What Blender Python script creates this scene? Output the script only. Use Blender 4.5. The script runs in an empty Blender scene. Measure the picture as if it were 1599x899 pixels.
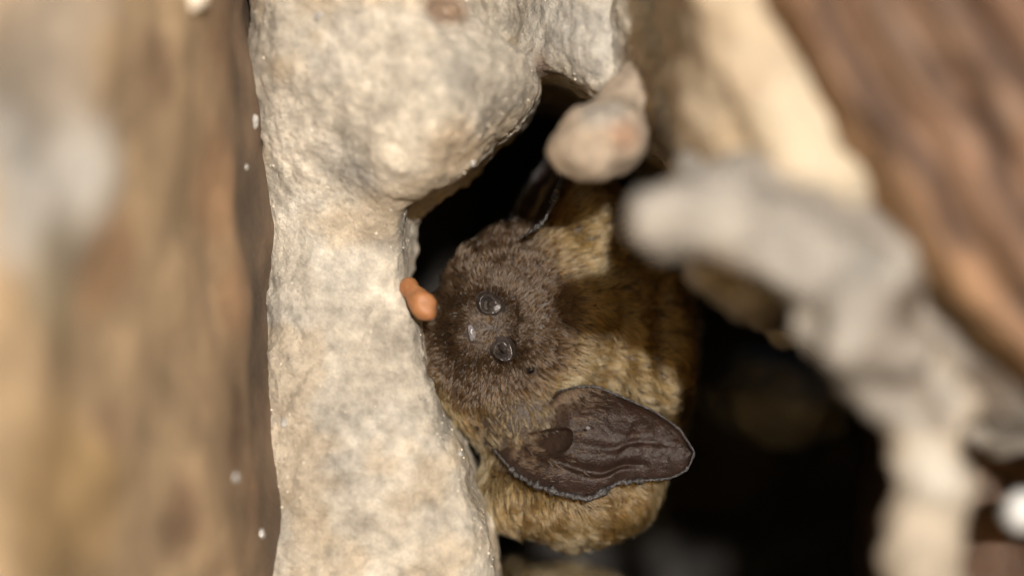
import bpy, math, random
import numpy as np
from mathutils import Vector, kdtree
from mathutils.bvhtree import BVHTree

# ---------------------------------------------------------------- camera, world, sun, exposure
# 1 Blender unit = 1 cm.  x right, y into the wall, z up.
scene = bpy.context.scene
scene.unit_settings.system = 'METRIC'
scene.unit_settings.scale_length = 0.01
D = 14.0                                   # camera distance to the bat's face (cm)
PPC = 300.0                                # photo pixels per cm at the face
SENS = 360.0
cam_d = bpy.data.cameras.new('camera')
cam_d.sensor_width = SENS
cam_d.lens = SENS * D / (1599.0 / PPC)
cam_d.clip_start = 0.1
cam_d.clip_end = 5000
cam_d.dof.use_dof = True
cam_d.dof.focus_distance = D - 0.02
APERTURE = 0.72                            # lens opening in cm
cam_d.dof.aperture_fstop = cam_d.lens * 1e-3 / APERTURE
cam = bpy.data.objects.new('camera', cam_d)
scene.collection.objects.link(cam)
cam.location = (0, -D, 0)
cam.rotation_euler = (math.radians(90), 0, 0)
scene.camera = cam

SUN = Vector((0.11, -1.0, 0.155)).normalized()
elev = math.asin(SUN.z); azim = math.atan2(SUN.x, SUN.y)
world = bpy.data.worlds.new('World'); scene.world = world
world.use_nodes = True
wn = world.node_tree.nodes; wl = world.node_tree.links
sky = wn.new('ShaderNodeTexSky'); sky.sky_type = 'NISHITA'; sky.sun_disc = False
sky.sun_elevation = elev; sky.sun_rotation = azim
bg = wn['Background']; bg.inputs['Strength'].default_value = 0.09
wl.new(sky.outputs['Color'], bg.inputs['Color'])
sun_d = bpy.data.lights.new('sun', 'SUN'); sun_d.energy = 4.2; sun_d.angle = math.radians(1.5)
sun_d.color = (1.0, 0.965, 0.92)
sun = bpy.data.objects.new('sun', sun_d); scene.collection.objects.link(sun)
sun.rotation_euler = (-SUN).to_track_quat('-Z', 'Y').to_euler()
scene.view_settings.view_transform = 'Standard'
scene.view_settings.look = 'None'
scene.view_settings.gamma = 1.0
scene.view_settings.use_curve_mapping = False
scene.view_settings.exposure = 0.26
scene.render.engine = 'CYCLES'
scene.cycles.use_denoising = True
scene.cycles.max_bounces = 6
scene.cycles.use_adaptive_sampling = True
scene.cycles.adaptive_threshold = 0.02

# ---------------------------------------------------------------- helpers
rng = np.random.default_rng(7)
random.seed(7)
C = scene.collection

def P(px, py, y=0.0):
    s = (D + y) / D / PPC
    return np.array([(px - 799.5) * s, y, (449.5 - py) * s])

def R(px, y=0.0):                          # a length of px photo pixels at depth y, in cm
    return px * (D + y) / D / PPC

def srgb(r, g, b):
    c = np.array([r, g, b], float) / 255
    return np.where(c <= 0.04045, c / 12.92, ((c + 0.055) / 1.055) ** 2.4)

def hash3(ix, iy, iz, seed):
    h = (ix * 374761393 + iy * 668265263 + iz * 1442695041 + seed * 974634777) & 0xFFFFFFFF
    h = ((h ^ (h >> 13)) * 1274126177) & 0xFFFFFFFF
    h = (h ^ (h >> 16)) & 0xFFFFFFFF
    return h.astype(np.float64) / 4294967295.0 * 2 - 1

def vnoise(p, seed=0):
    i = np.floor(p).astype(np.int64); f = p - i
    u = f * f * f * (f * (f * 6 - 15) + 10)
    out = 0
    for dx in (0, 1):
        wx = u[:, 0] if dx else 1 - u[:, 0]
        for dy in (0, 1):
            wy = u[:, 1] if dy else 1 - u[:, 1]
            for dz in (0, 1):
                wz = u[:, 2] if dz else 1 - u[:, 2]
                out = out + wx * wy * wz * hash3(i[:, 0] + dx, i[:, 1] + dy, i[:, 2] + dz, seed)
    return out

def fbm(p, freq, octv=4, seed=0, gain=0.5):
    out = 0; a = 1.0
    for k in range(octv):
        out = out + a * vnoise(p * freq + 17.3 * k, seed + k * 11)
        a *= gain; freq *= 2.03
    return out

def sstep(a, b, x):
    t = np.clip((x - a) / (b - a), 0, 1)
    return t * t * (3 - 2 * t)

def smax(a, b, k):
    h = np.clip(0.5 + 0.5 * (a - b) / k, 0, 1)
    return b + (a - b) * h + k * h * (1 - h)

def smin(a, b, k):
    return -smax(-a, -b, k)

def surface_nets(F, origin, h):
    F = F.astype(np.float32)
    nx, ny, nz = F.shape
    S = F < 0
    cnt = np.zeros((nx - 1, ny - 1, nz - 1), np.int8)
    for dx in (0, 1):
        for dy in (0, 1):
            for dz in (0, 1):
                cnt += S[dx:nx - 1 + dx, dy:ny - 1 + dy, dz:nz - 1 + dz]
    act = (cnt > 0) & (cnt < 8)
    idx = np.full(act.shape, -1, np.int64)
    cells = np.argwhere(act); idx[act] = np.arange(len(cells))
    acc = np.zeros((len(cells), 3)); num = np.zeros(len(cells))
    cor = [(a, b, c) for a in (0, 1) for b in (0, 1) for c in (0, 1)]
    for a in cor:
        for ax in range(3):
            if a[ax]: continue
            b = list(a); b[ax] = 1
            fa = F[cells[:, 0] + a[0], cells[:, 1] + a[1], cells[:, 2] + a[2]]
            fb = F[cells[:, 0] + b[0], cells[:, 1] + b[1], cells[:, 2] + b[2]]
            m = (fa < 0) != (fb < 0)
            t = np.where(m, fa / np.where(m, fa - fb, 1), 0)
            p = np.array(a, float)[None, :].repeat(len(cells), 0); p[:, ax] += t
            acc[m] += p[m]; num[m] += 1
    V = (cells + acc / num[:, None]) * h + np.array(origin)
    faces = []
    for ax in range(3):
        o = [(1, 2), (2, 0), (0, 1)][ax]
        sl0 = [slice(None)] * 3; sl1 = [slice(None)] * 3
        sl0[ax] = slice(0, -1); sl1[ax] = slice(1, None)
        A = S[tuple(sl0)]; B = S[tuple(sl1)]
        e = np.argwhere(A != B)
        ok = np.ones(len(e), bool)
        for q in o:
            ok &= (e[:, q] > 0) & (e[:, q] < F.shape[q] - 1)
        e = e[ok]
        ins = A[e[:, 0], e[:, 1], e[:, 2]]
        quad = []
        for (d0, d1) in ((-1, -1), (0, -1), (0, 0), (-1, 0)):
            c = e.copy(); c[:, o[0]] += d0; c[:, o[1]] += d1
            quad.append(idx[c[:, 0], c[:, 1], c[:, 2]])
        q = np.stack(quad, 1)
        q[~ins] = q[~ins][:, ::-1]
        faces.append(q)
    return V, np.concatenate(faces)

def mesh_from(name, V, F, smooth=True):
    me = bpy.data.meshes.new(name)
    F = np.asarray(F); n = F.shape[1]
    me.vertices.add(len(V)); me.vertices.foreach_set('co', np.ascontiguousarray(V, np.float32).ravel())
    me.loops.add(F.size); me.loops.foreach_set('vertex_index', F.astype(np.int32).ravel())
    me.polygons.add(len(F))
    me.polygons.foreach_set('loop_start', np.arange(0, F.size, n, dtype=np.int32))
    me.polygons.foreach_set('loop_total', np.full(len(F), n, np.int32))
    me.update(calc_edges=True); me.validate()
    if smooth: me.polygons.foreach_set('use_smooth', np.ones(len(me.polygons), bool))
    return me

def normals_of(me):
    n = np.empty(len(me.vertices) * 3, np.float32)
    me.vertex_normals.foreach_get('vector', n)
    return n.reshape(-1, 3).astype(float)

def coords_of(me):
    n = np.empty(len(me.vertices) * 3, np.float32)
    me.vertices.foreach_get('co', n)
    return n.reshape(-1, 3).astype(float)

def set_coords(me, V):
    me.vertices.foreach_set('co', np.ascontiguousarray(V, np.float32).ravel()); me.update()

def set_col(me, rgb):
    a = me.color_attributes.new('tint', 'FLOAT_COLOR', 'POINT')
    d = np.ones((len(me.vertices), 4), np.float32); d[:, :3] = np.clip(rgb, 0, 1)
    a.data.foreach_set('color', d.ravel())

def link(name, me, mat=None, parent=None, label=None, cat=None, group=None, kind=None):
    o = bpy.data.objects.new(name, me); C.objects.link(o)
    if mat and me is not None: me.materials.append(mat)
    if parent: o.parent = parent
    if label: o['label'] = label
    if cat: o['category'] = cat
    if group: o['group'] = group
    if kind: o['kind'] = kind
    return o

def grid(lo, hi, h):
    ax = [np.arange(lo[k], hi[k] + h, h) for k in range(3)]
    return ax, np.meshgrid(*ax, indexing='ij', sparse=True)

def sd_poly(X, Z, poly):
    """signed distance to a polygon in the xz plane, X and Z 2-D arrays"""
    d = np.full(X.shape, 1e9); s = np.ones(X.shape)
    n = len(poly)
    for i in range(n):
        a = poly[i]; b = poly[i - 1]
        ex, ez = b[0] - a[0], b[1] - a[1]
        wx, wz = X - a[0], Z - a[1]
        t = np.clip((wx * ex + wz * ez) / (ex * ex + ez * ez), 0, 1)
        bx, bz = wx - ex * t, wz - ez * t
        d = np.minimum(d, bx * bx + bz * bz)
        c1 = Z >= a[1]; c2 = Z < b[1]; c3 = ex * wz > ez * wx
        flip = (c1 & c2 & c3) | (~c1 & ~c2 & ~c3)
        s = np.where(flip, -s, s)
    return s * np.sqrt(d)

# ---------------------------------------------------------------- materials
def principled(name):
    m = bpy.data.materials.new(name); m.use_nodes = True
    return m, m.node_tree.nodes, m.node_tree.links, m.node_tree.nodes['Principled BSDF']

def rock_material(name, fine=60, bump=0.5, rough=0.72, speck=0.25, spec=0.4, bdist=0.02):
    m, n, l, b = principled(name)
    at = n.new('ShaderNodeAttribute'); at.attribute_name = 'tint'
    tc = n.new('ShaderNodeTexCoord')
    n1 = n.new('ShaderNodeTexNoise'); n1.inputs['Scale'].default_value = fine * 0.16; n1.inputs['Detail'].default_value = 8; n1.inputs['Roughness'].default_value = 0.65
    n2 = n.new('ShaderNodeTexNoise'); n2.inputs['Scale'].default_value = fine; n2.inputs['Detail'].default_value = 6; n2.inputs['Roughness'].default_value = 0.7
    vo = n.new('ShaderNodeTexVoronoi'); vo.inputs['Scale'].default_value = fine * 0.35
    for t in (n1, n2, vo): l.new(tc.outputs['Object'], t.inputs['Vector'])
    r1 = n.new('ShaderNodeMapRange'); r1.inputs[1].default_value = 0.3; r1.inputs[2].default_value = 0.7
    r1.inputs[3].default_value = 1 - speck * 1.3; r1.inputs[4].default_value = 1 + speck
    l.new(n1.outputs['Fac'], r1.inputs[0])
    r2 = n.new('ShaderNodeMapRange'); r2.inputs[1].default_value = 0.3; r2.inputs[2].default_value = 0.7
    r2.inputs[3].default_value = 1 - speck * 0.8; r2.inputs[4].default_value = 1 + speck * 0.5
    l.new(n2.outputs['Fac'], r2.inputs[0])
    mu = n.new('ShaderNodeMath'); mu.operation = 'MULTIPLY'
    l.new(r1.outputs[0], mu.inputs[0]); l.new(r2.outputs[0], mu.inputs[1])
    vm = n.new('ShaderNodeVectorMath'); vm.operation = 'SCALE'
    l.new(at.outputs['Color'], vm.inputs[0]); l.new(mu.outputs[0], vm.inputs['Scale'])
    l.new(vm.outputs[0], b.inputs['Base Color'])
    rr = n.new('ShaderNodeMapRange'); rr.inputs[1].default_value = 0.35; rr.inputs[2].default_value = 0.65
    rr.inputs[3].default_value = rough - 0.3; rr.inputs[4].default_value = rough + 0.2
    l.new(n2.outputs['Fac'], rr.inputs[0]); l.new(rr.outputs[0], b.inputs['Roughness'])
    b.inputs['Specular IOR Level'].default_value = spec
    ad = n.new('ShaderNodeMath'); ad.operation = 'MULTIPLY_ADD'; ad.inputs[1].default_value = 0.6
    l.new(vo.outputs['Distance'], ad.inputs[0]); l.new(n2.outputs['Fac'], ad.inputs[2])
    bu = n.new('ShaderNodeBump'); bu.inputs['Strength'].default_value = bump; bu.inputs['Distance'].default_value = bdist
    l.new(ad.outputs[0], bu.inputs['Height']); l.new(bu.outputs['Normal'], b.inputs['Normal'])
    return m

M_rock = rock_material('limestone', fine=85, bump=1.0, speck=0.24, rough=.62, bdist=.014)
M_soft = rock_material('weathered_stone', fine=22, bump=0.35, rough=0.8, speck=0.18)
M_dark = rock_material('cavity_stone', fine=20, bump=0.5, rough=0.8, speck=0.3, spec=0.25)

def skin_material(name, col, rough=0.42, scale=90, bump=0.5, spec=0.5, var=0.5, col2=None):
    m, n, l, b = principled(name)
    tc = n.new('ShaderNodeTexCoord')
    n1 = n.new('ShaderNodeTexNoise'); n1.inputs['Scale'].default_value = scale * 0.15; n1.inputs['Detail'].default_value = 5
    n2 = n.new('ShaderNodeTexNoise'); n2.inputs['Scale'].default_value = scale; n2.inputs['Detail'].default_value = 4
    for t in (n1, n2): l.new(tc.outputs['Object'], t.inputs['Vector'])
    mx = n.new('ShaderNodeMix'); mx.data_type = 'RGBA'
    c2 = col2 if col2 is not None else np.array(col) * (1 + var)
    mx.inputs[6].default_value = (*(np.array(col) * (1 - var * 0.5)), 1); mx.inputs[7].default_value = (*c2, 1)
    l.new(n1.outputs['Fac'], mx.inputs[0]); l.new(mx.outputs[2], b.inputs['Base Color'])
    b.inputs['Roughness'].default_value = rough; b.inputs['Specular IOR Level'].default_value = spec
    bu = n.new('ShaderNodeBump'); bu.inputs['Strength'].default_value = bump; bu.inputs['Distance'].default_value = 0.01
    l.new(n2.outputs['Fac'], bu.inputs['Height']); l.new(bu.outputs['Normal'], b.inputs['Normal'])
    return m

M_skin = skin_material('bat_skin', (0.036, 0.025, 0.018), 0.5, 80, 0.8)
M_ear = skin_material('ear_membrane', (0.015, 0.0095, 0.007), 0.38, 110, 0.8, 0.42, 0.6, (0.038, 0.019, 0.012))
M_rim = skin_material('ear_rim_skin', (0.014, 0.012, 0.012), 0.26, 130, 1.0, 0.8, 0.8, (.065, .058, .056))
M_wet = skin_material('wet_nose_skin', (0.036, 0.029, 0.026), 0.15, 140, 0.5, 1.0, 0.5)
M_lip = skin_material('wet_lip_skin', (0.14, 0.13, 0.135), 0.18, 60, 0.2, 0.7, 0.3)
m, n, l, b = principled('eye_gloss'); b.inputs['Base Color'].default_value = (0.004, 0.003, 0.003, 1); b.inputs['Roughness'].default_value = 0.06; M_eye = m
m, n, l, b = principled('amber_crumb'); b.inputs['Base Color'].default_value = (0.52, 0.17, 0.045, 1); b.inputs['Roughness'].default_value = 0.6
b.inputs['Subsurface Weight'].default_value = 0.5; b.inputs['Subsurface Radius'].default_value = (0.05, 0.02, 0.008); b.inputs['Subsurface Scale'].default_value = 1.0
tn = n.new('ShaderNodeTexNoise'); tn.inputs['Scale'].default_value = 9; tc = n.new('ShaderNodeTexCoord'); l.new(tc.outputs['Object'], tn.inputs['Vector'])
mx = n.new('ShaderNodeMix'); mx.data_type = 'RGBA'; mx.inputs[6].default_value = (0.21, 0.078, 0.027, 1); mx.inputs[7].default_value = (0.42, 0.195, 0.078, 1)
l.new(tn.outputs['Fac'], mx.inputs[0]); l.new(mx.outputs[2], b.inputs['Base Color']); M_amber = m
m, n, l, b = principled('mineral'); b.inputs['Roughness'].default_value = 0.16
tn = n.new('ShaderNodeTexNoise'); tn.inputs['Scale'].default_value = 6; tc = n.new('ShaderNodeTexCoord'); l.new(tc.outputs['Object'], tn.inputs['Vector'])
mx = n.new('ShaderNodeMix'); mx.data_type = 'RGBA'; mx.inputs[6].default_value = (0.42, 0.36, 0.27, 1); mx.inputs[7].default_value = (0.68, 0.63, 0.54, 1)
l.new(tn.outputs['Fac'], mx.inputs[0]); l.new(mx.outputs[2], b.inputs['Base Color']); M_grain = m

def hair_material(name):
    m = bpy.data.materials.new(name); m.use_nodes = True
    n = m.node_tree.nodes; l = m.node_tree.links
    n.remove(n['Principled BSDF'])
    h = n.new('ShaderNodeBsdfHairPrincipled'); h.parametrization = 'COLOR'
    h.inputs['Roughness'].default_value = 0.25; h.inputs['IOR'].default_value = 1.45; h.inputs['Radial Roughness'].default_value = 0.5
    at = n.new('ShaderNodeAttribute'); at.attribute_name = 'tint'
    hi = n.new('ShaderNodeHairInfo')
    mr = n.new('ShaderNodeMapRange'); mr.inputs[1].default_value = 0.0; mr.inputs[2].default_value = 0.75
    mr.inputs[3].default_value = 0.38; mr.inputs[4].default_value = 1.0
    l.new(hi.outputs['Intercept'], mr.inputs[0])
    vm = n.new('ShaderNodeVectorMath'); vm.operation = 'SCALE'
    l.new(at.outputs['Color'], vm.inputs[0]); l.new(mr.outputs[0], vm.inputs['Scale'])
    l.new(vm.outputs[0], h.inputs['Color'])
    l.new(h.outputs[0], n['Material Output'].inputs['Surface'])
    return m
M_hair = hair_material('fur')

# ---------------------------------------------------------------- rocks
def blotches(V, base, spots):
    """spots: (centre, radius, colour, strength) stains, mineral patches and some painted shade on the stone"""
    col = np.repeat(np.array(base, float)[None, :], len(V), 0)
    wob = fbm(V, 2.2, 3, 5)[:, None] * 0.28 * np.ones((1, 3))
    for c, r, k, s in spots:
        d = np.linalg.norm((V - c) / r + wob, axis=1)
        w = (s * (1 - sstep(0.45, 1.15, d)))[:, None]
        col = col * (1 - w) + np.array(k) * w
    return col

BVH = {}
def finish_rock(name, V, F, mat, disp, colour, **tags):
    me = mesh_from(name, V, F)
    V = coords_of(me); N = normals_of(me)
    d = np.zeros(len(V))
    for amp, freq, octv, seed in disp:
        d += amp * fbm(V, freq, octv, seed)
    V = V + N * d[:, None]
    set_coords(me, V)
    set_col(me, colour(V, normals_of(me), d))
    o = link(name, me, mat, **tags)
    BVH[name] = (o, None)
    return o

def slab(poly_px, ynom, y0f, yback, k, h, lo=None, hi=None):
    """outline extruded from a front surface y0f(x,z) to yback with rounded edges of radius ~k"""
    poly = [tuple(P(a, b_, ynom)[[0, 2]]) for a, b_ in poly_px]
    xs = [p[0] for p in poly]; zs = [p[1] for p in poly]
    pad = 3 * h + 0.1
    X2lo, X2hi, Zlo, Zhi = min(xs) - pad, max(xs) + pad, min(zs) - pad, max(zs) + pad
    ax = np.arange(X2lo, X2hi, h); az = np.arange(Zlo, Zhi, h)
    X2, Z2 = np.meshgrid(ax, az, indexing='ij')
    sd = sd_poly(X2, Z2, poly)
    yf = y0f(X2, Z2)
    ay = np.arange(float(yf.min()) - k - pad, yback + pad, h)
    Y = ay[None, :, None]
    f = smax(sd[:, None, :] + 0.0 * Y, (yf[:, None, :] - Y), k)
    f = np.maximum(f, Y - yback)
    return surface_nets(f, (ax[0], ay[0], az[0]), h)

def blobs(parts, h, k=0.12, pad=0.25):
    """smooth union of ellipsoids (c, r) and capsules (a, b, ra, rb)"""
    lo = np.full(3, 1e9); hi = -lo
    for p in parts:
        if len(p) == 2:
            c, r = np.array(p[0]), np.array(p[1]) * np.ones(3)
            lo = np.minimum(lo, c - r); hi = np.maximum(hi, c + r)
        else:
            a, b_, ra, rb = p
            lo = np.minimum(lo, np.minimum(a - ra, b_ - rb)); hi = np.maximum(hi, np.maximum(a + ra, b_ + rb))
    lo -= pad; hi += pad
    ax, (X, Y, Z) = grid(lo, hi, h)
    f = None
    for p in parts:
        if len(p) == 2:
            c, r = np.array(p[0]), np.array(p[1]) * np.ones(3)
            q = np.sqrt(((X - c[0]) / r[0]) ** 2 + ((Y - c[1]) / r[1]) ** 2 + ((Z - c[2]) / r[2]) ** 2)
            g = (q - 1) * r.min()
        else:
            a, b_, ra, rb = p
            e = b_ - a; L2 = float(e @ e)
            t = np.clip(((X - a[0]) * e[0] + (Y - a[1]) * e[1] + (Z - a[2]) * e[2]) / L2, 0, 1)
            g = np.sqrt((X - a[0] - e[0] * t) ** 2 + (Y - a[1] - e[1] * t) ** 2 + (Z - a[2] - e[2] * t) ** 2) - (ra + (rb - ra) * t)
        f = g if f is None else smin(f, g, k)
    return surface_nets(f, lo, h)

CREAM = np.array([0.53, 0.475, 0.39]); PALE = np.array([0.70, 0.66, 0.58]); GREY = np.array([0.41, 0.385, 0.34])
TAN = np.array([0.42, 0.295, 0.175]); BROWN = np.array([0.21, 0.13, 0.078]); UMBER = np.array([0.11, 0.065, 0.04])
RUST = np.array([0.34, 0.195, 0.105]); DARK = np.array([0.052, 0.046, 0.041]); WHITE = np.array([0.62, 0.58, 0.52])

# left foreground boulder: its face comes towards the camera going left
h = 0.06
ax, (X, Y, Z) = grid((-7.0, -5.2, -4.2), (-0.9, 3.2, 4.2), h)
prof = np.interp(ax[1], [-5.2, -4.6, -4.1, -3.6, -3.0, -2.0, -1.0, -0.3, 0.2, 3.2], [-6.5, -4.6, -3.3, -2.6, -2.08, -1.70, -1.46, -1.32, -1.22, -0.9])
f = (X - prof[None, :, None]) * 0.85 + 0.0 * Z
f = np.maximum(f, np.maximum(np.abs(Z) - 4.0, np.maximum(-6.8 - X, Y - 3.0)) )
V, F = surface_nets(f, (ax[0][0], ax[1][0], ax[2][0]), h)
def col_left(V, N, d):
    c = blotches(V, TAN, [
        (P(60, 230, -2.8), R(250, -2.8), WHITE * 0.98, 0.95),
        (P(60, 20, -2.8), R(260, -2.8), np.array([0.40, 0.31, 0.22]), 0.8),
        (P(250, 110, -1.9), R(90, -1.9), BROWN * 1.1, 0.75),
        (P(330, 300, -1.0), R(110, -1.0), RUST, 0.7),
        (P(200, 400, -2.2), R(90, -2.2), RUST * 1.15, 0.55),
        (P(90, 450, -2.7), R(120, -2.7), np.array([0.40, 0.32, 0.20]), 0.6),
        (P(340, 480, -0.9), R(90, -0.9), RUST * 0.9, 0.7),
        (P(385, 520, -0.3), R(100, -0.4), np.array([0.12, 0.095, 0.07]), 0.95),  # dark joint strip: the crust's shade put into the colour
        (P(385, 640, -0.3), R(70, -0.3), UMBER, 0.8),
        (P(340, 690, -0.9), R(80, -0.9), UMBER * 1.1, 0.85),
        (P(400, 300, -0.1), R(110, -0.2), np.array([0.14, 0.11, 0.085]), 0.95),  # upper stretch of the painted joint shade
        (P(270, 800, -1.5), R(85, -1.5), BROWN * 0.95, 0.85),
        (P(370, 780, -0.5), R(90, -0.5), RUST * 0.8, 0.8),
        (P(110, 810, -2.6), R(220, -2.6), np.array([0.40, 0.265, 0.125]), 0.85),
        (P(350, 60, -0.8), R(120, -0.8), RUST * 0.85, 0.6),
        (P(180, 650, -2.2), R(70, -2.2), BROWN * 1.3, 0.6)])
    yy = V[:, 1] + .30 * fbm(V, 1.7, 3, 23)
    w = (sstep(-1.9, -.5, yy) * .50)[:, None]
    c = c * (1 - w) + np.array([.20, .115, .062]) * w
    w = (sstep(-.95, -.35, yy) * .85)[:, None]  # shade beside the crust painted on as a dark band
    joint_shade = np.array([.105, .073, .050]) + .05 * np.clip(fbm(V, 1.5, 2, 25), 0, 1)[:, None] * np.array([1.3, .9, .6])
    c = c * (1 - w) + joint_shade * w
    return c * (1 + 0.34 * fbm(V, 2.4, 3, 21))[:, None]
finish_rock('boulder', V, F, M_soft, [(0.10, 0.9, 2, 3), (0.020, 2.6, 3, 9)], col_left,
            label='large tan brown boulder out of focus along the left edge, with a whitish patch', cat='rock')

# cream limestone ridge in front of the bat's chin
ridge_px = [(380, -420), (392, 40), (386, 170), (380, 330), (388, 480), (378, 640), (372, 800), (370, 930), (370, 1350), (800, 1350), (778, 960), (774, 880), (764, 820),
            (742, 765), (727, 712), (706, 672), (690, 635), (676, 590), (661, 540), (654, 490), (636, 440), (640, 380), (634, 330), (640, 290), (640, 200), (600, 100), (580, -420)]
def y_ridge(X, Z):
    u = (X - P(590, 0)[0]) / 0.6
    lf = np.clip(P(500, 0)[0] - X, 0, 1)
    return -0.26 + 0.10 * u * u + 1.0 * lf ** 2 + 0.05 * np.sin(Z * 2.1 + 1) + 0.06 * np.clip(Z, -1, .1) - .22 * np.clip(Z - .2, 0, 2)
# rounded cream lump overhanging the hole
lump_px = [(450, -420), (455, 60), (490, 180), (535, 262), (590, 290), (650, 300), (700, 286), (745, 256), (785, 205), (815, 170), (836, 130), (826, 84), (780, 52), (735, 24), (700, -60), (700, -420)]
def y_lump(X, Z):
    c = P(680, 160, -0.5)
    dx = X - c[0]
    return -0.70 + np.where(dx < 0, 1.0, .55) * dx ** 2 + 0.45 * (Z - c[2]) ** 2 * np.where(Z < c[2], .5, 1)
# grey rock behind and above, between the lump and the big cream rock
upper_px = [(600, -450), (600, 60), (740, 80), (800, 96), (840, 104), (874, 112), (905, 128), (950, 155), (1000, 215), (1060, 262), (1110, 300), (1200, 340), (1250, 330), (1250, -450)]
def y_upper(X, Z):
    c = P(960, 60, 0)
    return -0.35 + 0.55 * ((X - c[0]) / 0.6) ** 2 * (X < c[0]) - 2.4 * np.clip(X - c[0], 0, .6)
hc_ = 0.026
gx = np.arange(-1.62, 1.62, hc_); gz = np.arange(-2.9, 2.9, hc_); gy = np.arange(-1.6, 3.15, hc_)
X2, Z2 = np.meshgrid(gx, gz, indexing='ij')
f = None
for poly_px, yn, yfun, k, yb in ((ridge_px, -.15, y_ridge, .16, .9), (lump_px, -.4, y_lump, .34, .8), (upper_px, -.2, y_upper, .2, 3.0)):
    sd = sd_poly(X2, Z2, [tuple(P(a, b_, yn)[[0, 2]]) for a, b_ in poly_px]).astype(np.float32)
    yf = yfun(X2, Z2).astype(np.float32)
    g = smax(np.repeat(sd[:, None, :], len(gy), 1), yf[:, None, :] - gy[None, :, None].astype(np.float32), k)
    g = smax(g, gy[None, :, None].astype(np.float32) - yb, .15)
    f = g if f is None else smin(f, g, .26 if poly_px is lump_px else .12)
f = np.maximum(f, gy[None, :, None] - 3.0)
f = np.maximum(f, np.abs(gz)[None, None, :] - 2.8)
f = np.maximum(f, gx[:, None, None] - 1.55)
V, F = surface_nets(f, (gx[0], gy[0], gz[0]), hc_)
del f, g
def col_crust(V, N, d):
    c = blotches(V, CREAM, [
        (P(470, 250), 0.35, PALE * np.array([1, .96, .9]), 0.6), (P(600, 700), 0.5, GREY * 1.12, 0.6),
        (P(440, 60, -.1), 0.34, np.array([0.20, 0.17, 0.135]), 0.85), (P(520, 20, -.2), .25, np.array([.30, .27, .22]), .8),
        (P(560, 235, -.3), 0.2, GREY * 0.8, 0.6), (P(620, 340, -.1), 0.2, GREY * 0.75, 0.7),
        (P(455, 560), 0.4, GREY * 1.0, 0.7), (P(480, 740), 0.45, GREY * 0.92, 0.7), (P(510, 510), 0.18, np.array([.42, .36, .26]), 0.5),
        (P(590, 620), 0.12, GREY * .8, 0.5), (P(540, 430), 0.3, PALE, 0.6), (P(480, 330), .25, PALE, .7), (P(560, 560), .2, PALE, .6), (P(620, 640), .16, PALE, .6), (P(690, 850), 0.35, PALE, 0.7), (P(650, 760), 0.2, PALE, .6),
        (P(660, 210, -.7), 0.30, PALE * np.array([1, .95, .86]), 0.7), (P(620, 100, -.7), 0.35, CREAM * 1.05, 0.7), (P(715, 110, -.6), 0.15, GREY * .75, .5),
        (P(730, 230, -.6), 0.22, np.array([0.47, 0.34, 0.21]), 0.65), (P(690, 20, -.5), 0.14, RUST * .8, .8), (P(560, 270, -.4), 0.15, GREY * 0.8, 0.6),
        (P(540, 60, -.4), 0.25, GREY * 0.85, 0.7), (P(800, 140, -.4), 0.16, CREAM * 1.05, .7),
        (P(850, 30, -.2), 0.25, GREY, .8), (P(850, 100, 0), 0.13, UMBER * 1.3, .8), (P(930, 60, -.3), 0.25, GREY * .95, .8),
        (P(760, 10, -.3), .1, BROWN, .8), (P(1000, 90, -.5), 0.12, BROWN, .8), (P(1060, 220, -.7), .14, UMBER, .7), (P(960, 160, -.4), .18, CREAM, .6)])
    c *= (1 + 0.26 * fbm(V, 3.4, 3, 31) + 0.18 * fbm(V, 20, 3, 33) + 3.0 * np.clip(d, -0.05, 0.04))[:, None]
    w = sstep(0.1, 0.6, fbm(V, 2.6, 3, 44))[:, None]
    c = c * (1 - 0.40 * w) + 0.40 * w * np.array([0.50, 0.37, 0.22])
    w = sstep(0.35, 0.75, fbm(V, 9, 2, 47))[:, None]
    return c * (1 - .22 * w) + .22 * w * np.array([.24, .20, .16])
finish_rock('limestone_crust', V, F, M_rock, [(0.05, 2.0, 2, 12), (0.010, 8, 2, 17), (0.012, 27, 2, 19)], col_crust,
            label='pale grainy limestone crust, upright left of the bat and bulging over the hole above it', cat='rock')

# knob of stone pointing into the hole
V, F = blobs([(P(915, 230, -.9), np.array([.19, .24, .165])), (P(950, 208, -.88), np.array([.175, .22, .16])), (P(958, 196, -.80), P(1050, 135, -.35), .165, .25)], 0.035, 0.12)
def col_knob(V, N, d):
    c = blotches(V, np.array([.49, .39, .29]), [(P(900, 250, -1.4), .16, CREAM, .6), (P(990, 200, -1.1), .13, np.array([.42, .25, .16]), .8), (P(950, 160, -1.0), .15, GREY * 1.1, .7)])
    return c * (1 + 0.14 * fbm(V, 6, 3, 81))[:, None]
finish_rock('rock_knob', V, F, M_rock, [(0.045, 3.2, 3, 82), (0.014, 12, 3, 83)], col_knob,
            label='small rounded pinkish cream knob of stone poking into the hole above the bat', cat='rock')

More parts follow.
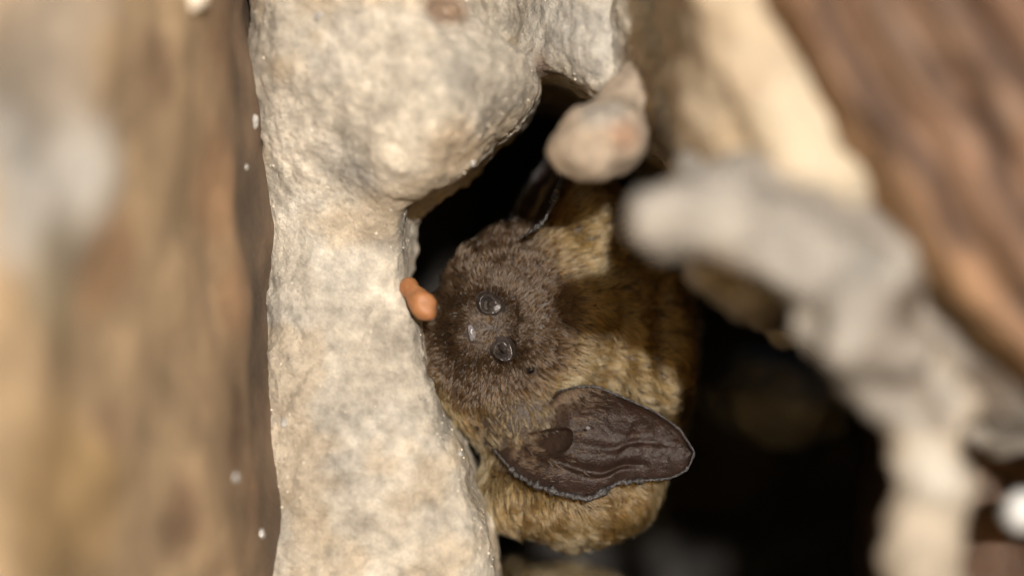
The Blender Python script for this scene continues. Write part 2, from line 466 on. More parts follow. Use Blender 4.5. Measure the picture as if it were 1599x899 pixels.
# grey finger of stone and the arch that runs down from it
KY = -2.35
V, F = blobs([(P(1030, 352, KY), R(56, KY)), (P(1030, 350, KY), P(1120, 350, KY), R(52, KY), R(64, KY)), (P(1080, 330, KY + .1), R(50, KY)), (P(1120, 350, KY), P(1215, 380, KY), R(66, KY), R(72, KY)),
              (P(1215, 380, KY), P(1310, 440, KY), R(68, KY), R(68, KY)), (P(1310, 440, KY), P(1385, 550, KY), R(62, KY), R(48, KY)),
              (P(1385, 550, KY), P(1440, 630, KY), R(56, KY), R(58, KY)), (P(1170, 325, KY + .15), P(1380, 410, KY + .3), R(80, KY), R(115, KY)),
              (P(1390, 440, KY + .45), P(1560, 570, KY + .5), R(80), R(110)), *[(P(1130 + 290 * q + rng.normal(0, 28), 370 + 270 * q ** 1.4 + rng.normal(0, 22), KY - .12 + rng.normal(0, .05)), R(rng.uniform(22, 48), KY) * rng.uniform(.7, 1.2, 3)) for q in np.linspace(0, 1, 16)], (P(1200, 330, KY + .7), P(1300, 400, .6), .40, .5)], 0.045, 0.12)
def col_finger(V, N, d):
    c = blotches(V, np.array([.37, .335, .29]), [(P(1020, 350, KY - .2), .25, np.array([.42, .38, .33]), .8), (P(1130, 420, KY - .1), .14, np.array([.33, .26, .20]), .8),
        (P(1250, 400, KY - .2), .2, np.array([.37, .34, .30]), .7), (P(1345, 430, KY - .2), .13, np.array([.19, .185, .17]), .8), (P(1425, 425, KY - .2), .12, PALE * .85, .9),
        (P(1420, 520, KY - .15), .26, np.array([.15, .118, .092]), .9), (P(1340, 530, KY - .1), .14, np.array([.22, .195, .16]), .7), (P(1500, 500, KY - .1), .3, np.array([.20, .145, .10]), .9),
        (P(1540, 590, KY), .3, np.array([.15, .105, .07]), .9)])
    return .80 * c * (1 + 0.34 * fbm(V, 3.5, 4, 91))[:, None]
finish_rock('stone_finger', V, F, M_soft, [(0.09, 1.9, 2, 92), (0.075, 4.2, 4, 93)], col_finger,
            label='pale grey blurred finger of stone right of the bat, with its arch running downwards', cat='rock')

# beige pillar
PY = -2.3
V, F = blobs([(P(1448, 600, PY), R(52, PY)), (P(1490, 640, PY), R(40, PY)), (P(1400, 590, PY), P(1436, 670, PY), R(54, PY), R(60, PY)), (P(1436, 670, PY), P(1462, 760, PY), R(60, PY), R(62, PY)), (P(1462, 760, PY), P(1446, 900, PY), R(66, PY), R(60, PY)),
              (P(1446, 900, PY), P(1440, 1350, -1.9), R(62, PY), R(110))], 0.04, 0.1)
def col_pillar(V, N, d):
    c = blotches(V, np.array([.44, .37, .285]), [(P(1450, 610, PY - .15), .22, np.array([.38, .35, .31]), .9), (P(1450, 750, PY - .2), .2, PALE * .85, .6)])
    return .82 * c * (1 + 0.2 * fbm(V, 4, 3, 101))[:, None]
finish_rock('stone_pillar', V, F, M_soft, [(0.06, 2.6, 3, 102), (0.025, 8, 3, 103)], col_pillar,
            label='smooth beige pillar of stone at the lower right, standing from the bottom edge', cat='rock')

# pale slope, out of focus
slope_px = [(1030, -450), (1050, 0), (1048, 90), (1080, 190), (1120, 262), (1190, 318), (1280, 372), (1360, 402), (1440, 470), (1520, 520), (1640, 640), (1900, 900), (1900, 500), (1500, -450)]
def y_slope(X, Z):
    c = P(1220, 180, -2.4); q = (X - c[0]) * .83 + (Z - c[2]) * .55
    return -2.3 + 0.7 * np.clip(-q - .10, 0, .9) + 0.25 * np.clip(q, 0, 1.2)
V, F = slab(slope_px, -2.2, y_slope, 1.0, 0.4, 0.045)
def col_slope(V, N, d):
    c = blotches(V, np.array([.46, .37, .26]), [(P(1250, 190, -2.6), .42, np.array([.52, .44, .32]), .9), (P(1310, 260, -2.4), .3, np.array([.47, .40, .295]), .9), (P(1170, 120, -2.3), .12, np.array([.36, .26, .17]), .6), (P(1350, 380, -2.3), .25, np.array([.40, .37, .32]), .8), (P(1240, 330, -2.2), .2, np.array([.40, .36, .30]), .7),
        (P(1100, 60, -2.2), .22, np.array([.47, .36, .24]), .8), (P(1130, 200, -2.2), .2, np.array([.36, .27, .17]), .6), (P(1290, 350, -2.6), .18, np.array([.38, .35, .30]), .5)])
    return c * (1 + 0.14 * fbm(V, 3, 3, 111))[:, None]
finish_rock('pale_slope', V, F, M_soft, [(0.09, 1.7, 3, 112), (0.03, 6, 3, 113)], col_slope,
            label='bright cream slope of rock running diagonally down at the upper right, blurred', cat='rock')

# striped brown rock, nearest of all on the right
SD = np.array([0.57, -0.82])               # run of the strata in xz
brown_px = [(1160, -450), (1175, -60), (1212, 20), (1302, 165), (1388, 305), (1452, 405), (1530, 500), (1620, 590), (1850, 760), (2700, 1100), (2700, -450)]
def strata(X, Z):
    q = X * 0.82 + Z * 0.57
    s = X * 0.57 - Z * 0.82
    return q + 0.05 * np.sin(s * 2.3) + .03 * np.sin(s * 5.1 + 2), s
def y_brown(X, Z):
    q, s = strata(X, Z)
    q0 = strata(*[np.array(v) for v in P(1370, 320, -2.6)[[0, 2]]])[0]
    u = q - q0
    return -2.5 - 0.45 * np.clip(u, 0, 3) + 0.05 * np.sin(u * 27.0) + .02 * np.sin(u * 55 + 1.3)
V, F = slab(brown_px, -2.6, y_brown, 0.0, 0.18, 0.05)
def col_brown(V, N, d):
    q, s = strata(V[:, 0], V[:, 2])
    q0 = strata(*[np.array(v) for v in P(1370, 320, -2.6)[[0, 2]]])[0]
    u = q - q0 + 0.04 * fbm(V, 3, 3, 120)
    t = sstep(.2, .8, 0.5 + 0.5 * np.sin(u * 27.0 + 3.1 + 1.3 * fbm(V, .7, 2, 128)))
    c = np.array([.075, .042, .026])[None] * (1 - t[:, None]) + np.array([.25, .148, .092])[None] * t[:, None]
    e = np.exp(-((u - .04) / .10) ** 2)[:, None]
    c = c * (1 - .8 * e) + .8 * e * np.array([.40, .235, .105])
    for cpt, r, k, w0 in [(P(1520, 130, -2.9), .16, UMBER * .6, .8), (P(1570, 180, -3.0), .16, np.array([.28, .24, .19]), .8), (P(1420, 50, -2.8), .25, np.array([.27, .18, .12]), .5),
                          (P(1560, 20, -3.0), .22, np.array([.20, .11, .07]), .7), (P(1530, 440, -2.7), .2, RUST * 1.2, .7)]:
        w = (w0 * (1 - sstep(.3, 1.2, np.linalg.norm(V - cpt, axis=1) / r)))[:, None]
        c = c * (1 - w) + w * k
    return c * (1 + 0.18 * fbm(V, 3, 3, 121))[:, None]
finish_rock('striped_rock', V, F, M_soft, [(0.05, 1.6, 3, 122), (0.02, 6, 3, 123)], col_brown,
            label='reddish brown rock with diagonal strata in the upper right corner, strongly blurred', cat='rock')

# shaded brown rock behind the pillar at the right edge
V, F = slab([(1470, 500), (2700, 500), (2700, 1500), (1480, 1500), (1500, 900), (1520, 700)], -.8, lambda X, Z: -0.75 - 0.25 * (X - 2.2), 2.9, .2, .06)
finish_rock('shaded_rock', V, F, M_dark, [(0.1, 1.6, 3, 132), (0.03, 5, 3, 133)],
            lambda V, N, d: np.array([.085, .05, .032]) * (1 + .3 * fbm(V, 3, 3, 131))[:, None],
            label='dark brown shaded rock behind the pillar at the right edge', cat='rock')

# back of the hole and its floor
h = 0.1
ax, (X, Y, Z) = grid((-6.2, 2.4, -5.2), (6.2, 8.2, 5.2), h)
hole = np.sqrt(((X - .85) / 2.1) ** 2 + ((Z + .45) / 2.35) ** 2 + (np.clip(Y - 3, 0, 9) / 4.2) ** 2) - 1
hole = hole * 1.6 + .12 * np.sin(2.1 * X + Y) * np.sin(1.7 * Z + .6 * Y)
f = np.maximum(np.maximum(np.maximum(np.abs(X) - 6, np.abs(Z) - 5), np.abs(Y - 5.3) - 2.7), -hole)
V, F = surface_nets(f, (ax[0][0], ax[1][0], ax[2][0]), h)
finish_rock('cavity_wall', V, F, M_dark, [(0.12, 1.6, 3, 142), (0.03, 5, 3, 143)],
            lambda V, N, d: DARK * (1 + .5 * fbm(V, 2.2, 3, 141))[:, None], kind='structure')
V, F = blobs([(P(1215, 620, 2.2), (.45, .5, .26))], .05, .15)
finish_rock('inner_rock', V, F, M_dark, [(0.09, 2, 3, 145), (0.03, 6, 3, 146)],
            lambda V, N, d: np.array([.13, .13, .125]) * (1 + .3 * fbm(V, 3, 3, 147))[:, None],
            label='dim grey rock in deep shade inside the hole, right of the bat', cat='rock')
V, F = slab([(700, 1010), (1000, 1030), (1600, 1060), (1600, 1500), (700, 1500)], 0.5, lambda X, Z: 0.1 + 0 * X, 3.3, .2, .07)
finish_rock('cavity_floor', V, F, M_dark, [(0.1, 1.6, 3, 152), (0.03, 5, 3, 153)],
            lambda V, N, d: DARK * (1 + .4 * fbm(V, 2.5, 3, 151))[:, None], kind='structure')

# ---------------------------------------------------------------- the bat
bat = link('bat', None, label='small brown bat huddled in the rock hole, wet nose and ear facing out', cat='bat')
HEAD = [
    (P(850, 505, .55), (.48, .46, .45)),
    (P(757, 515, .14), (.21, .23, .22)),
    (P(770, 448, .36), (.24, .26, .22)),
    (P(752, 590, .32), (.24, .26, .22)),
    (P(690, 540, .45), (.22, .25, .24)),
    (P(812, 655, .42), (.30, .26, .20)),
    (P(812, 398, .52), (.20, .24, .17)),
]
BODY = [
    (P(915, 545, 1.02), (.60, .72, .86)),
    (P(900, 385, .78), (.28, .42, .36)),
    (P(1005, 565, .58), (.25, .30, .32)),
    (P(885, 752, .50), (.48, .38, .33)),
    (P(850, 975, 1.95), (.55, .55, .36)),
]
V, F = blobs(HEAD + BODY, 0.026, 0.12)
me = mesh_from('body', V, F)
V = coords_of(me); N = normals_of(me)
V = V + N * (0.006 * fbm(V, 14, 2, 201) + 0.012 * fbm(V, 5, 2, 203) + .045 * fbm(V, 2.6, 2, 205) * sstep(.55, .8, np.linalg.norm(V - P(772, 512, .05), axis=1))
             - .07 * np.exp(-((V[:, 0] - .775 - .06 * np.sin(5 * V[:, 2])) / .035) ** 2) * (V[:, 2] < .05) * sstep(-.75, -.5, V[:, 2]))[:, None]
set_coords(me, V)
body = link('body', me, M_skin, bat)
bvh = BVHTree.FromPolygons([tuple(v) for v in V], [tuple(f) for f in F])
CAM = Vector((0, -D, 0))
def hit(px, py):
    d = (Vector(P(px, py, 0)) - CAM).normalized()
    loc, nor, i, t = bvh.ray_cast(CAM, d)
    if loc is None: return P(px, py, 0.3), np.array([0, -1, 0.])
    return np.array(loc), np.array(nor)

def frame(nor, up=(0, 0, 1)):
    n_ = np.array(nor) / np.linalg.norm(nor)
    a = np.cross(np.array(up, float), n_); a /= np.linalg.norm(a)
    return a, np.cross(n_, a), n_           # right, up, out

# nostrils: pads with a curled wet rim
def nostril(px, py, a0, seed):
    """a0: direction (radians, counter-clockwise from image right) in which the raised wet rim bulges"""
    loc, nor = hit(px, py)
    nor = nor * .35 + np.array([0, -1, 0]) * .65
    a, u, o_ = frame(nor)
    nr, nt = 40, 72; Rr = 0.100; SC = .84
    Vn = []; Fn = []
    for i in range(nr):
        r = Rr * i / (nr - 1)
        for j in range(nt):
            th = 2 * math.pi * j / nt
            dth = (th - a0 + math.pi) % (2 * math.pi) - math.pi
            hgt = 0.046 * (1 - (r / Rr) ** 2) + 0.010
            ring = 0.056 + .009 * math.sin(dth * 1.0 + seed) + .004 * dth
            arc = .30 + .70 * max(0.0, math.cos(dth * .66)) ** 1.1
            hgt += 0.032 * math.exp(-((r - ring) / 0.0105) ** 2) * arc
            hgt -= 0.045 * sstep(.6, 1.0, r / Rr)
            hgt -= 0.036 * math.exp(-((r - .030) / .011) ** 2) * arc
            cx = 0.026 * math.cos(a0); cz = .026 * math.sin(a0)
            dx = r * math.cos(th) - cx; dz = r * math.sin(th) - cz
            al = dx * math.cos(a0) + dz * math.sin(a0); ac = -dx * math.sin(a0) + dz * math.cos(a0)
            hgt -= 0.055 * math.exp(-((al + 9 * ac * ac) / .012) ** 2 - (ac / .034) ** 2)
            ex = r * math.cos(th) + .016 * math.cos(a0 + .5); ez = r * math.sin(th) + .016 * math.sin(a0 + .5)
            hgt += 0.020 * math.exp(-(ex * ex + ez * ez) / .016 ** 2)
            rq = r * (1 + .10 * math.cos(2 * th + seed) + .05 * math.sin(3 * th + 2 * seed))
            Vn.append(loc + a * (math.cos(th) * rq * SC) + u * (math.sin(th) * rq * SC) + o_ * hgt)
    for i in range(nr - 1):
        for j in range(nt):
            Fn.append((i * nt + j, (i + 1) * nt + j, (i + 1) * nt + (j + 1) % nt, i * nt + (j + 1) % nt))
    Vn = np.array(Vn)
    Vn = Vn + o_ * (.007 * fbm(Vn, 26, 2, 700 + int(seed)))[:, None]
    return link('nostril', mesh_from('nostril', Vn, np.array(Fn)), M_wet, bat)
nostril(765, 477, 3.0, 1)
nostril(783, 543, 3.9, 2)

def ellipsoid(c, axes, radii, nu=20, nv=14, wob=0.0, seed=0):
    Vn = []; Fn = []
    for i in range(nv + 1):
        ph = math.pi * i / nv
        for j in range(nu):
            th = 2 * math.pi * j / nu
            d = np.array([math.sin(ph) * math.cos(th), math.sin(ph) * math.sin(th), math.cos(ph)])
            Vn.append(d)
    Vn = np.array(Vn)
    if wob: Vn = Vn * (1 + wob * fbm(Vn, 1.6, 2, seed))[:, None]
    Vn = np.array(c) + (Vn * np.array(radii)) @ np.array(axes)
    for i in range(nv):
        for j in range(nu):
            Fn.append((i * nu + j, (i + 1) * nu + j, (i + 1) * nu + (j + 1) % nu, i * nu + (j + 1) % nu))
    return Vn, np.array(Fn)

loc, nor = hit(737, 520)
a, u, o_ = frame(nor * .3 + np.array([0, -1, 0.]))
tilt = math.radians(12)
a2 = a * math.cos(tilt) + u * math.sin(tilt); u2 = -a * math.sin(tilt) + u * math.cos(tilt)
V2, F2 = ellipsoid(loc + o_ * .004, (a2, u2, o_), (.019, .044, .018), wob=.25, seed=3)
link('lip', mesh_from('lip', V2, F2), M_lip, bat)
for (px, py, out) in ((828, 575, .016), (789, 428, -.014)):
    loc, nor = hit(px, py); a, u, o_ = frame(nor)
    V2, F2 = ellipsoid(loc + o_ * out, (a, u, o_), (.019, .019, .017))
    link('eye', mesh_from('eye', V2, F2), M_eye, bat)

# ears: a curved sheet between two margins, with a beaded rim
def resample(pts, n_):
    pts = np.array(pts); d = np.r_[0, np.cumsum(np.linalg.norm(np.diff(pts, axis=0), axis=1))]
    t = np.linspace(0, d[-1], n_)
    q = np.stack([np.interp(t, d, pts[:, k]) for k in range(3)], 1)
    for _ in range(6):
        q[1:-1] = q[1:-1] * .5 + (q[:-2] + q[2:]) * .25
    return q

def tube(path, rad, seg=8):
    path = np.array(path); T = np.gradient(path, axis=0); T /= np.linalg.norm(T, axis=1)[:, None]
    ref = np.array([0, 1, 0.2]); A = np.cross(T, ref); A /= np.linalg.norm(A, axis=1)[:, None]; B = np.cross(T, A)
    Vn = []; Fn = []
    for i in range(len(path)):
        for j in range(seg):
            th = 2 * math.pi * j / seg
            Vn.append(path[i] + (A[i] * math.cos(th) + B[i] * math.sin(th)) * rad[i])
    for i in range(len(path) - 1):
        for j in range(seg):
            Fn.append((i * seg + j, i * seg + (j + 1) % seg, (i + 1) * seg + (j + 1) % seg, (i + 1) * seg + j))
    return np.array(Vn), np.array(Fn)

def ear(upper, lower, bowl, thick=0.012, seed=0, wr=1.0, lead=0.0):
    ns, nt = 110, 80
    U = resample(upper, ns); L = resample(lower, ns)
    s = np.linspace(0, 1, ns)[:, None]; t = np.linspace(0, 1, nt)[None, :]
    G = U[:, None, :] * (1 - t[..., None]) + L[:, None, :] * t[..., None]
    dep = bowl * (np.sin(np.pi * t) ** .8) * (1 - .75 * s ** 2)
    fold = 0.055 * np.exp(-((t - .72 - .06 * s) / .05) ** 2) * (1 - sstep(.55, .8, s)) + .03 * np.exp(-((t - .45 - .1 * np.sin(5 * s)) / .06) ** 2) * sstep(.1, .3, s) * (1 - sstep(.6, .9, s))
    rib = 0.004 * np.sin(s * 70 + 3 * t) * sstep(.35, .6, s) * np.sin(np.pi * t)
    rough_ = fbm(G.reshape(-1, 3), 14, 3, seed + 300).reshape(ns, nt) * .010 * wr
    G = G.copy(); G[..., 1] += .10 * (1 - sstep(0, .05, s)) + dep - fold - rib + rough_ * np.minimum(1, 6 * np.sin(np.pi * t))
    front = G.reshape(-1, 3); back = front + np.array([0, thick, 0])
    n_ = ns * nt; Fn = []
    id_ = lambda i, j: i * nt + j
    for i in range(ns - 1):
        for j in range(nt - 1):
            Fn.append((id_(i, j), id_(i, j + 1), id_(i + 1, j + 1), id_(i + 1, j)))
            Fn.append((n_ + id_(i, j), n_ + id_(i + 1, j), n_ + id_(i + 1, j + 1), n_ + id_(i, j + 1)))
    for i in range(ns - 1):
        for j in (0, nt - 1):
            q = (id_(i, j), id_(i + 1, j), n_ + id_(i + 1, j), n_ + id_(i, j)); Fn.append(q if j == 0 else q[::-1])
    for j in range(nt - 1):
        for i in (0, ns - 1):
            q = (id_(i, j), n_ + id_(i, j), n_ + id_(i, j + 1), id_(i, j + 1)); Fn.append(q if i == 0 else q[::-1])
    o = link('ear', mesh_from('ear', np.r_[front, back], np.array(Fn)), M_ear, bat)
    path = np.r_[U, L[::-1]]
    d = np.r_[0, np.cumsum(np.linalg.norm(np.diff(path, axis=0), axis=1))]
    path = np.stack([np.interp(np.linspace(0, d[-1], 420), d, path[:, k]) for k in range(3)], 1)
    for _ in range(3): path[1:-1] = path[1:-1] * .5 + (path[:-2] + path[2:]) * .25
    w = np.linspace(0, 1, 420)
    rad = (0.0068 + lead * sstep(0, .08, w) * (1 - sstep(.25, .5, w)) + .012 * sstep(.5, .62, w) * (1 - sstep(.86, 1., w))) * (0.8 + 0.45 * fbm(path, 38, 2, seed + 310)) * np.clip(np.minimum(w, 1 - w) * 14, .25, 1)
    path[:, 1] -= .004
    Vr, Fr = tube(path, np.clip(rad, .006, .03), 10)
    Nr = Vr - np.repeat(path, 10, 0)
    Vr = Vr + Nr * (0.5 * fbm(Vr, 60, 2, seed + 320))[:, None]
    link('rim', mesh_from('rim', Vr, Fr), M_rim, o)
    return o, front.reshape(ns, nt, 3)

low_U = [P(868, 612, .13), P(905, 603, .04), P(932, 603, .0), P(975, 621, .0), P(1022, 642, .04), P(1060, 668, .09), P(1084, 705, .12)]
low_L = [P(770, 700, .20), P(805, 740, .08), P(835, 757, -.0), P(880, 772, -.05), P(920, 779, -.06), P(942, 768, -.04), P(960, 754, .0), P(1000, 750, .02), P(1045, 747, .05), P(1074, 733, .09), P(1084, 708, .12)]
ear_low, G_low = ear(low_U, low_L, .16, seed=1)
up_U = [P(812, 372, .10), P(828, 363, .04), P(848, 347, .02), P(861, 325, .06), P(869, 300, .16), P(884, 262, .36), P(880, 232, .5)]
up_L = [P(795, 380, .42), P(797, 352, .66), P(808, 320, .85), P(828, 288, .95), P(846, 260, .95), P(864, 238, .8), P(880, 232, .55)]
ear_up, G_up = ear(up_U, up_L, .22, seed=2, wr=1.5, lead=.012)

# tragus: blunt rounded lobe standing in front of the ear opening
nu, nv = 40, 28
A0, A1 = P(806, 694, .27), P(896, 681, -.04)
axis = A1 - A0; side = np.array([.05, 0, 1.0]); side /= np.linalg.norm(side)
front = []
for i in range(nu):
    t = i / (nu - 1)
    hw = .098 * (.55 + .45 * t) * math.sqrt(max(0, 1 - max(0, (t - .52) / .48) ** 2)) + .002
    for j in range(nv):
        q = 2 * j / (nv - 1) - 1
        p = A0 + axis * t + side * (q * hw) + np.array([.0, 0, -.018 * math.sin(t * 3)])
        curl = -.030 * sstep(.62, .95, max(abs(q), sstep(.72, 1.0, t))) + .020 * (1 - q * q)   # edges turn forward
        front.append(p + np.array([0, curl, 0]))
front = np.array(front); front[:, 1] += .006 * fbm(front, 18, 2, 333)
back = front + np.array([0, .016, 0]); n0 = nu * nv; Ft = []
for i in range(nu - 1):
    for j in range(nv - 1):
        a_, b_, c_, d_ = i * nv + j, (i + 1) * nv + j, (i + 1) * nv + j + 1, i * nv + j + 1
        Ft += [(a_, b_, c_, d_), (n0 + a_, n0 + d_, n0 + c_, n0 + b_)]
for i in range(nu - 1):
    for j in (0, nv - 1):
        q = (i * nv + j, n0 + i * nv + j, n0 + (i + 1) * nv + j, (i + 1) * nv + j); Ft.append(q if j == 0 else q[::-1])
for j in range(nv - 1):
    for i in (0, nu - 1):
        q = (i * nv + j, i * nv + j + 1, n0 + i * nv + j + 1, n0 + i * nv + j); Ft.append(q if i == 0 else q[::-1])
G_tr = front.reshape(nu, nv, 3).copy()
link('tragus', mesh_from('tragus', np.r_[front, back], np.array(Ft)), skin_material('tragus_skin', (0.017, 0.011, 0.008), 0.34, 90, 0.5, 0.5, 0.5, (.038, .021, .014)), ear_low)
V2, F2 = ellipsoid(P(918, 668, .02), frame((0, -1, 0)), (.013, .010, .010), 14, 10, .2, 6)
link('wart', mesh_from('wart', V2, F2), M_lip, ear_low)

# ---------------------------------------------------------------- fur
def sample_mesh(V, F, dens, keep):
    T = np.r_[F[:, [0, 1, 2]], F[:, [0, 2, 3]]] if F.shape[1] == 4 else F
    a, b_, c = V[T[:, 0]], V[T[:, 1]], V[T[:, 2]]
    cr = np.cross(b_ - a, c - a); ar = np.linalg.norm(cr, axis=1) / 2
    n_ = int(ar.sum() * dens)
    k = rng.choice(len(T), n_, p=ar / ar.sum())
    r1 = np.sqrt(rng.random(n_))[:, None]; r2 = rng.random(n_)[:, None]
    pts = a[k] * (1 - r1) + b_[k] * r1 * (1 - r2) + c[k] * r1 * r2
    nor = cr[k] / (np.linalg.norm(cr[k], axis=1)[:, None] + 1e-12)
    m_ = keep(pts, nor)
    return pts[m_], nor[m_]

def make_fur(name, root, nor, flow, length, lift, colr, rad, parent, label, clump=0.6, nclump=9, K=6, curl=.25):
    n_ = len(root)
    flow = flow - nor * np.sum(flow * nor, 1)[:, None]
    flow /= np.linalg.norm(flow, axis=1)[:, None] + 1e-9
    tw = np.stack([fbm(root, 9, 2, 401 + k) for k in range(3)], 1) * .42 + rng.normal(0, .26, (n_, 3))
    dirv = flow + tw * 1.0
    dirv -= nor * np.sum(dirv * nor, 1)[:, None]
    dirv /= np.linalg.norm(dirv, axis=1)[:, None] + 1e-9
    s = np.linspace(0, 1, K)[None, :, None]
    lift = lift[:, None, None]
    L_ = length[:, None, None]
    # rises along the normal first, then lies over along the flow
    pts = root[:, None, :] + L_ * (nor[:, None, :] * lift * (s - .38 * s * s) * 1.25 + dirv[:, None, :] * (1 - lift * .55) * s ** 1.35)
    side = np.cross(nor, dirv)
    pts += side[:, None, :] * (np.sin(s * 5 + rng.random((n_, 1, 1)) * 6) - np.sin(rng.random((n_, 1, 1)) * 0)) * L_ * .05 * curl * s
    ng = max(1, n_ // nclump)
    gi = rng.choice(n_, ng, replace=False)
    kd = kdtree.KDTree(ng)
    for q, g in enumerate(gi): kd.insert(root[g], q)
    kd.balance()
    own = np.array([kd.find(p)[1] for p in root])
    guide = pts[gi[own]]
    off = (pts - guide)
    w = clump * (s ** 1.2) * rng.uniform(.5, 1.0, (n_, 1, 1))
    far = np.linalg.norm(root - root[gi[own]], axis=1) > .09
    w = np.where(far[:, None, None], 0, w)
    pts = pts - off * w
    hc = bpy.data.hair_curves.new(name)
    hc.add_curves([K] * n_)
    hc.position_data.foreach_set('vector', np.ascontiguousarray(pts, np.float32).ravel())
    ra = hc.attributes.get('radius') or hc.attributes.new('radius', 'FLOAT', 'POINT')
    rr = rad * (1 - np.linspace(0, 1, K) ** 2 * .8)[None, :] * rng.uniform(.75, 1.25, (n_, 1))
    ra.data.foreach_set('value', rr.astype(np.float32).ravel())
    ca = hc.attributes.new('tint', 'FLOAT_COLOR', 'CURVE')
    cc = np.ones((n_, 4), np.float32); cc[:, :3] = np.clip(colr, 0.002, .95)
    ca.data.foreach_set('color', cc.ravel())
    o = link(name, hc, M_hair, parent, kind='stuff')
    if label: o['label'] = label
    return o

NOSE = P(772, 512, .05)
nA = P(765, 477, .0); nB = P(783, 543, .0); LIPC = P(737, 520, 0)
def keep_head(p, n_):
    m_ = (n_[:, 1] < 0.55) & (p[:, 1] < 2.0)
    for c, r in ((nA, .058), (nB, .058), (LIPC, .03)):
        q = np.hypot(p[:, 0] - c[0], p[:, 2] - c[2])
        m_ &= ~((q < r) & (p[:, 1] < .35))
    e = P(828, 575, .2); q = np.hypot(p[:, 0] - e[0], p[:, 2] - e[2]); m_ &= ~((q < .03) & (p[:, 1] < .5))
    return m_
root, nor = sample_mesh(V, F, 9000, keep_head)
dn = np.linalg.norm((root - NOSE) * np.array([1, .55, 1]), axis=1)
q3 = fbm(root, 3.5, 2, 501)
golden = sstep(.36, .56, dn + .10 * q3 + .10 * np.clip(root[:, 0] - NOSE[0] - .2, 0, 1))
golden *= np.where(root[:, 2] > .02, sstep(.02, .26, root[:, 0]), 1)
# bare-ish dark skin at the ear base
eb = np.linalg.norm((root - P(815, 672, .25)) / np.array([.30, .4, .20]), axis=1)
bare = 1 - sstep(.7, 1.25, eb)
keep = rng.random(len(root)) > bare * .72 + (1 - sstep(.05, .2, dn)) * .2
root, nor, dn, golden, bare = root[keep], nor[keep], dn[keep], golden[keep], bare[keep]
away = root - (NOSE + np.array([0, -.12, 0]) + np.array([0, .40, 0]) * sstep(.15, .5, dn)[:, None])
away = away / np.linalg.norm(away, axis=1)[:, None]
flow = away * 1.0 + golden[:, None] * np.array([.45, 0, -.25 ])
n_ = len(root)
length = (.046 + .035 * sstep(.08, .4, dn)) * (1 - golden) + .098 * golden
length *= rng.uniform(.6, 1.3, n_) * (1 - .3 * bare)
lift = np.where(golden > .5, .42, .30 + .2 * sstep(.12, .35, dn)) * rng.uniform(.7, 1.3, n_)
face_c = np.array([.088, .050, .025]); gold_c = np.array([.33, .18, .060]); pale_c = np.array([.42, .265, .115])
colr = face_c * (1 - golden[:, None]) + gold_c * golden[:, None]
mixp = np.clip(.5 + 1.1 * fbm(root, 3.2, 3, 511), 0, 1)[:, None] * golden[:, None]
colr = colr * (1 - .6 * mixp) + pale_c * .6 * mixp
colr *= (1 + .45 * golden * fbm(root, 4.5, 2, 515))[:, None]
colr *= rng.choice([.45, .8, 1.1, 1.75], (n_, 1), p=[.3, .3, .25, .15]) * (1 - .25 * bare[:, None])
hd = golden < .5
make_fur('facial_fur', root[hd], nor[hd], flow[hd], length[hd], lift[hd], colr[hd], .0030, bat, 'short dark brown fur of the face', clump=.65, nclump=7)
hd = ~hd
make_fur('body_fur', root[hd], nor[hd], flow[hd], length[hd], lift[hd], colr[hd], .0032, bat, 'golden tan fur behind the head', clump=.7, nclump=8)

# hairs running from the head onto the ear, dense at its base and sparse further out
ne = 4200
gi = np.clip((np.abs(rng.normal(0, 1, ne)) * 15).astype(int), 0, 80); gj = rng.integers(0, 74, ne)
pr = G_low[gi, gj] + np.array([0, -.002, 0]); nn = np.tile(np.array([0, -1., 0]), (ne, 1))
ec = np.array([.10, .058, .032]) * rng.uniform(.6, 1.7, (ne, 1))
make_fur('ear_hair', pr, nn, np.tile(np.array([.85, 0, -.25]), (ne, 1)), rng.uniform(.03, .075, ne), np.full(ne, .22), ec, .0021, bat, None, clump=.3)

nt_ = 700
ti = np.clip((np.abs(rng.normal(0, 1, nt_)) * 9).astype(int), 0, 39); tj = rng.integers(0, 28, nt_)
make_fur('tragus_hair', G_tr[ti, tj] + np.array([0, -.002, 0]), np.tile(np.array([0, -1., 0]), (nt_, 1)), np.tile(np.array([.9, 0, -.15]), (nt_, 1)), rng.uniform(.03, .07, nt_),
         np.full(nt_, .3), np.array([.10, .058, .032]) * rng.uniform(.6, 1.6, (nt_, 1)), .0024, bat, None, clump=.4)

# ---------------------------------------------------------------- small things on the stone
c0 = P(656, 470, -.30)
V2, F2 = blobs([(P(636, 447, -.20), P(658, 474, -.28), .055, .060), (P(658, 476, -.28), P(666, 490, -.30), .054, .042)], .012, .04, .1)
me = mesh_from('amber_crumb', V2, F2); Vc = coords_of(me)
set_coords(me, Vc + normals_of(me) * (.016 * fbm(Vc, 9, 3, 600))[:, None])
link('amber_crumb', me, M_amber, label='small translucent orange crumb stuck to the ridge beside the bat\'s muzzle', cat='crumb')

deps = {}
def rock_bvh(name):
    if name not in deps:
        me = bpy.data.objects[name].data
        Vv = coords_of(me); Ff = np.empty(len(me.polygons) * 4, np.int32); me.polygons.foreach_get('vertices', Ff)
        deps[name] = BVHTree.FromPolygons([tuple(v) for v in Vv], [tuple(f) for f in Ff.reshape(-1, 4)])
    return deps[name]
def on_rock(name, px, py):
    d = (Vector(P(px, py, 0)) - CAM).normalized()
    loc, nr, i, t = rock_bvh(name).ray_cast(CAM, d)
    return (None, None) if loc is None else (np.array(loc), np.array(nr))

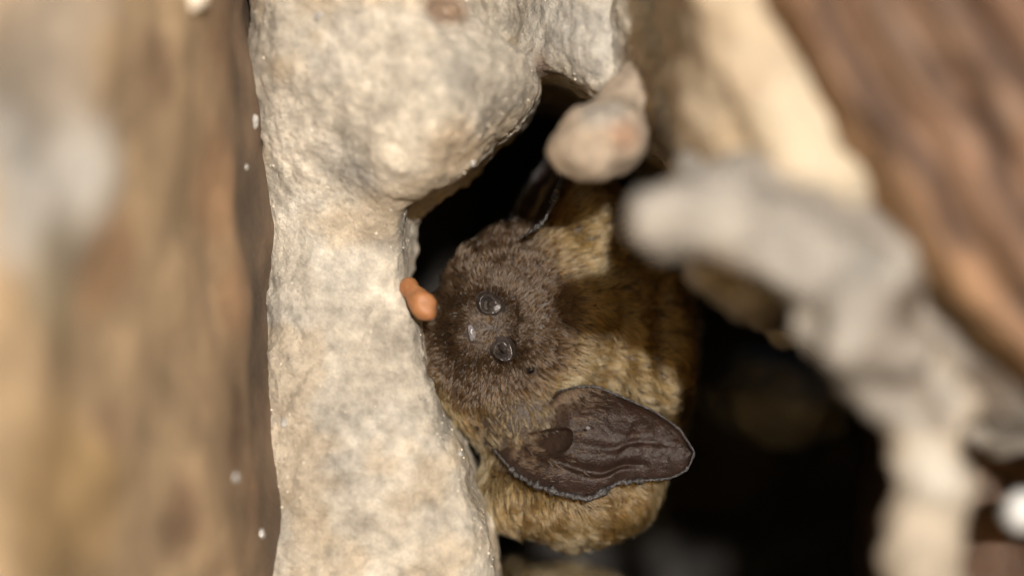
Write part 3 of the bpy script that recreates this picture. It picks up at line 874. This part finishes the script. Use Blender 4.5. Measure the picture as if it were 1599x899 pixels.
# grains and glints too small to pick apart, on the ridge and the lump
def grains(rock, count, rlo, rhi, name, seed):
    rg = np.random.default_rng(seed)
    o = bpy.data.objects[rock]; me = o.data
    Vv = coords_of(me); Nn = normals_of(me)
    idx = np.where((Nn[:, 1] < -.15) & (Vv[:, 1] < .6) & (np.abs(Vv[:, 2]) < 1.9))[0]
    pick = rg.choice(idx, count)
    VV = []; FF = []; base = 0
    for k in pick:
        r = rlo + (rhi - rlo) * rg.random() ** 3
        a, u, o_ = frame(Nn[k] + rg.normal(0, .3, 3))
        v_, f_ = ellipsoid(Vv[k] - Nn[k] * r * .35, (a, u, o_), r * rg.uniform(.6, 1.3, 3), 7, 5, .35, int(k) % 97)
        VV.append(v_); FF.append(f_ + base); base += len(v_)
    return link(name, mesh_from(name, np.concatenate(VV), np.concatenate(FF)), M_grain, o, kind='stuff')
grains('limestone_crust', 1700, .003, .010, 'mineral_grain', 1)

def crystal(rock, px, py, rpx, stretch, label, ang=0.0):
    loc, nr = on_rock(rock, px, py)
    if loc is None: return
    a, u, o_ = frame(nr * .6 + np.array([0, -.4, 0]))
    ca, sa = math.cos(ang), math.sin(ang)
    a, u = a * ca + u * sa, -a * sa + u * ca
    r = R(rpx, loc[1]) * .62
    v_, f_ = ellipsoid(loc + o_ * r * .25, (a, u, o_), (r, r * stretch, r * .7), 24, 16, .22, int(px))
    link('mineral_crystal', mesh_from('mineral_crystal', v_, f_), M_crystal, label=label, cat='crystal', group='pale crystals on the stone')
m, n, l, b = principled('crystal'); b.inputs['Roughness'].default_value = 0.10; b.inputs['Transmission Weight'].default_value = 0.3
tn = n.new('ShaderNodeTexNoise'); tn.inputs['Scale'].default_value = 40; tc = n.new('ShaderNodeTexCoord'); l.new(tc.outputs['Object'], tn.inputs['Vector'])
mx = n.new('ShaderNodeMix'); mx.data_type = 'RGBA'; mx.inputs[6].default_value = (0.30, 0.27, 0.24, 1); mx.inputs[7].default_value = (0.72, 0.70, 0.66, 1)
l.new(tn.outputs['Fac'], mx.inputs[0]); l.new(mx.outputs[2], b.inputs['Base Color']); M_crystal = m
crystal('boulder', 397, 190, 10, 1.7, 'largest glinting pale crystal on the brown boulder, beside the crust')
crystal('boulder', 384, 261, 6, 1.3, 'small round crystal on the brown boulder just below the largest one')
crystal('limestone_crust', 497, 26, 8, 2.0, 'long slanting crystal at the top edge of the crust', -1.0)
crystal('limestone_crust', 444, 660, 8, 1.4, 'pale crystal on the left margin of the crust, level with the lower ear')
crystal('boulder', 408, 832, 8, 1.5, 'lowest crystal, on the boulder beside the foot of the crust')
crystal('boulder', 366, 745, 12, 1.0, 'blurred round crystal on the dark lower part of the boulder')
crystal('limestone_crust', 718, 708, 7, 1.1, 'bright crystal on the crust edge touching the bat\'s fur')
crystal('limestone_crust', 738, 255, 7, 1.2, 'crystal at the lower rim of the bulge over the hole')

def chip(V2, F2, col, label, seed):
    me = mesh_from('stone_chip', V2, F2)
    Vc = coords_of(me); Vc = Vc + normals_of(me) * (.018 * fbm(Vc, 6, 3, seed))[:, None]; set_coords(me, Vc)
    set_col(me, np.array(col) * (1 + .15 * fbm(Vc, 8, 3, seed + 1))[:, None])
    link('stone_chip', me, M_soft, label=label, cat='stone')
V2, F2 = blobs([(P(1597, 795, -2.2), (.065, .09, .085)), (P(1600, 796, -2.15), P(1665, 805, -.5), .07, .14)], .02, .06, .12)
chip(V2, F2, (.78, .78, .76), 'bright white stone chip at the right edge beside the pillar', 4)
lc, nr = on_rock('boulder', 300, 2)
if lc is None: lc = P(300, 2, -1.5)
V2, F2 = blobs([(lc + np.array([0, .0, .01]), (.07, .06, .06))], .015, .05, .08)
chip(V2, F2, (.66, .58, .47), 'small pale stone chip at the top edge on the boulder', 5)
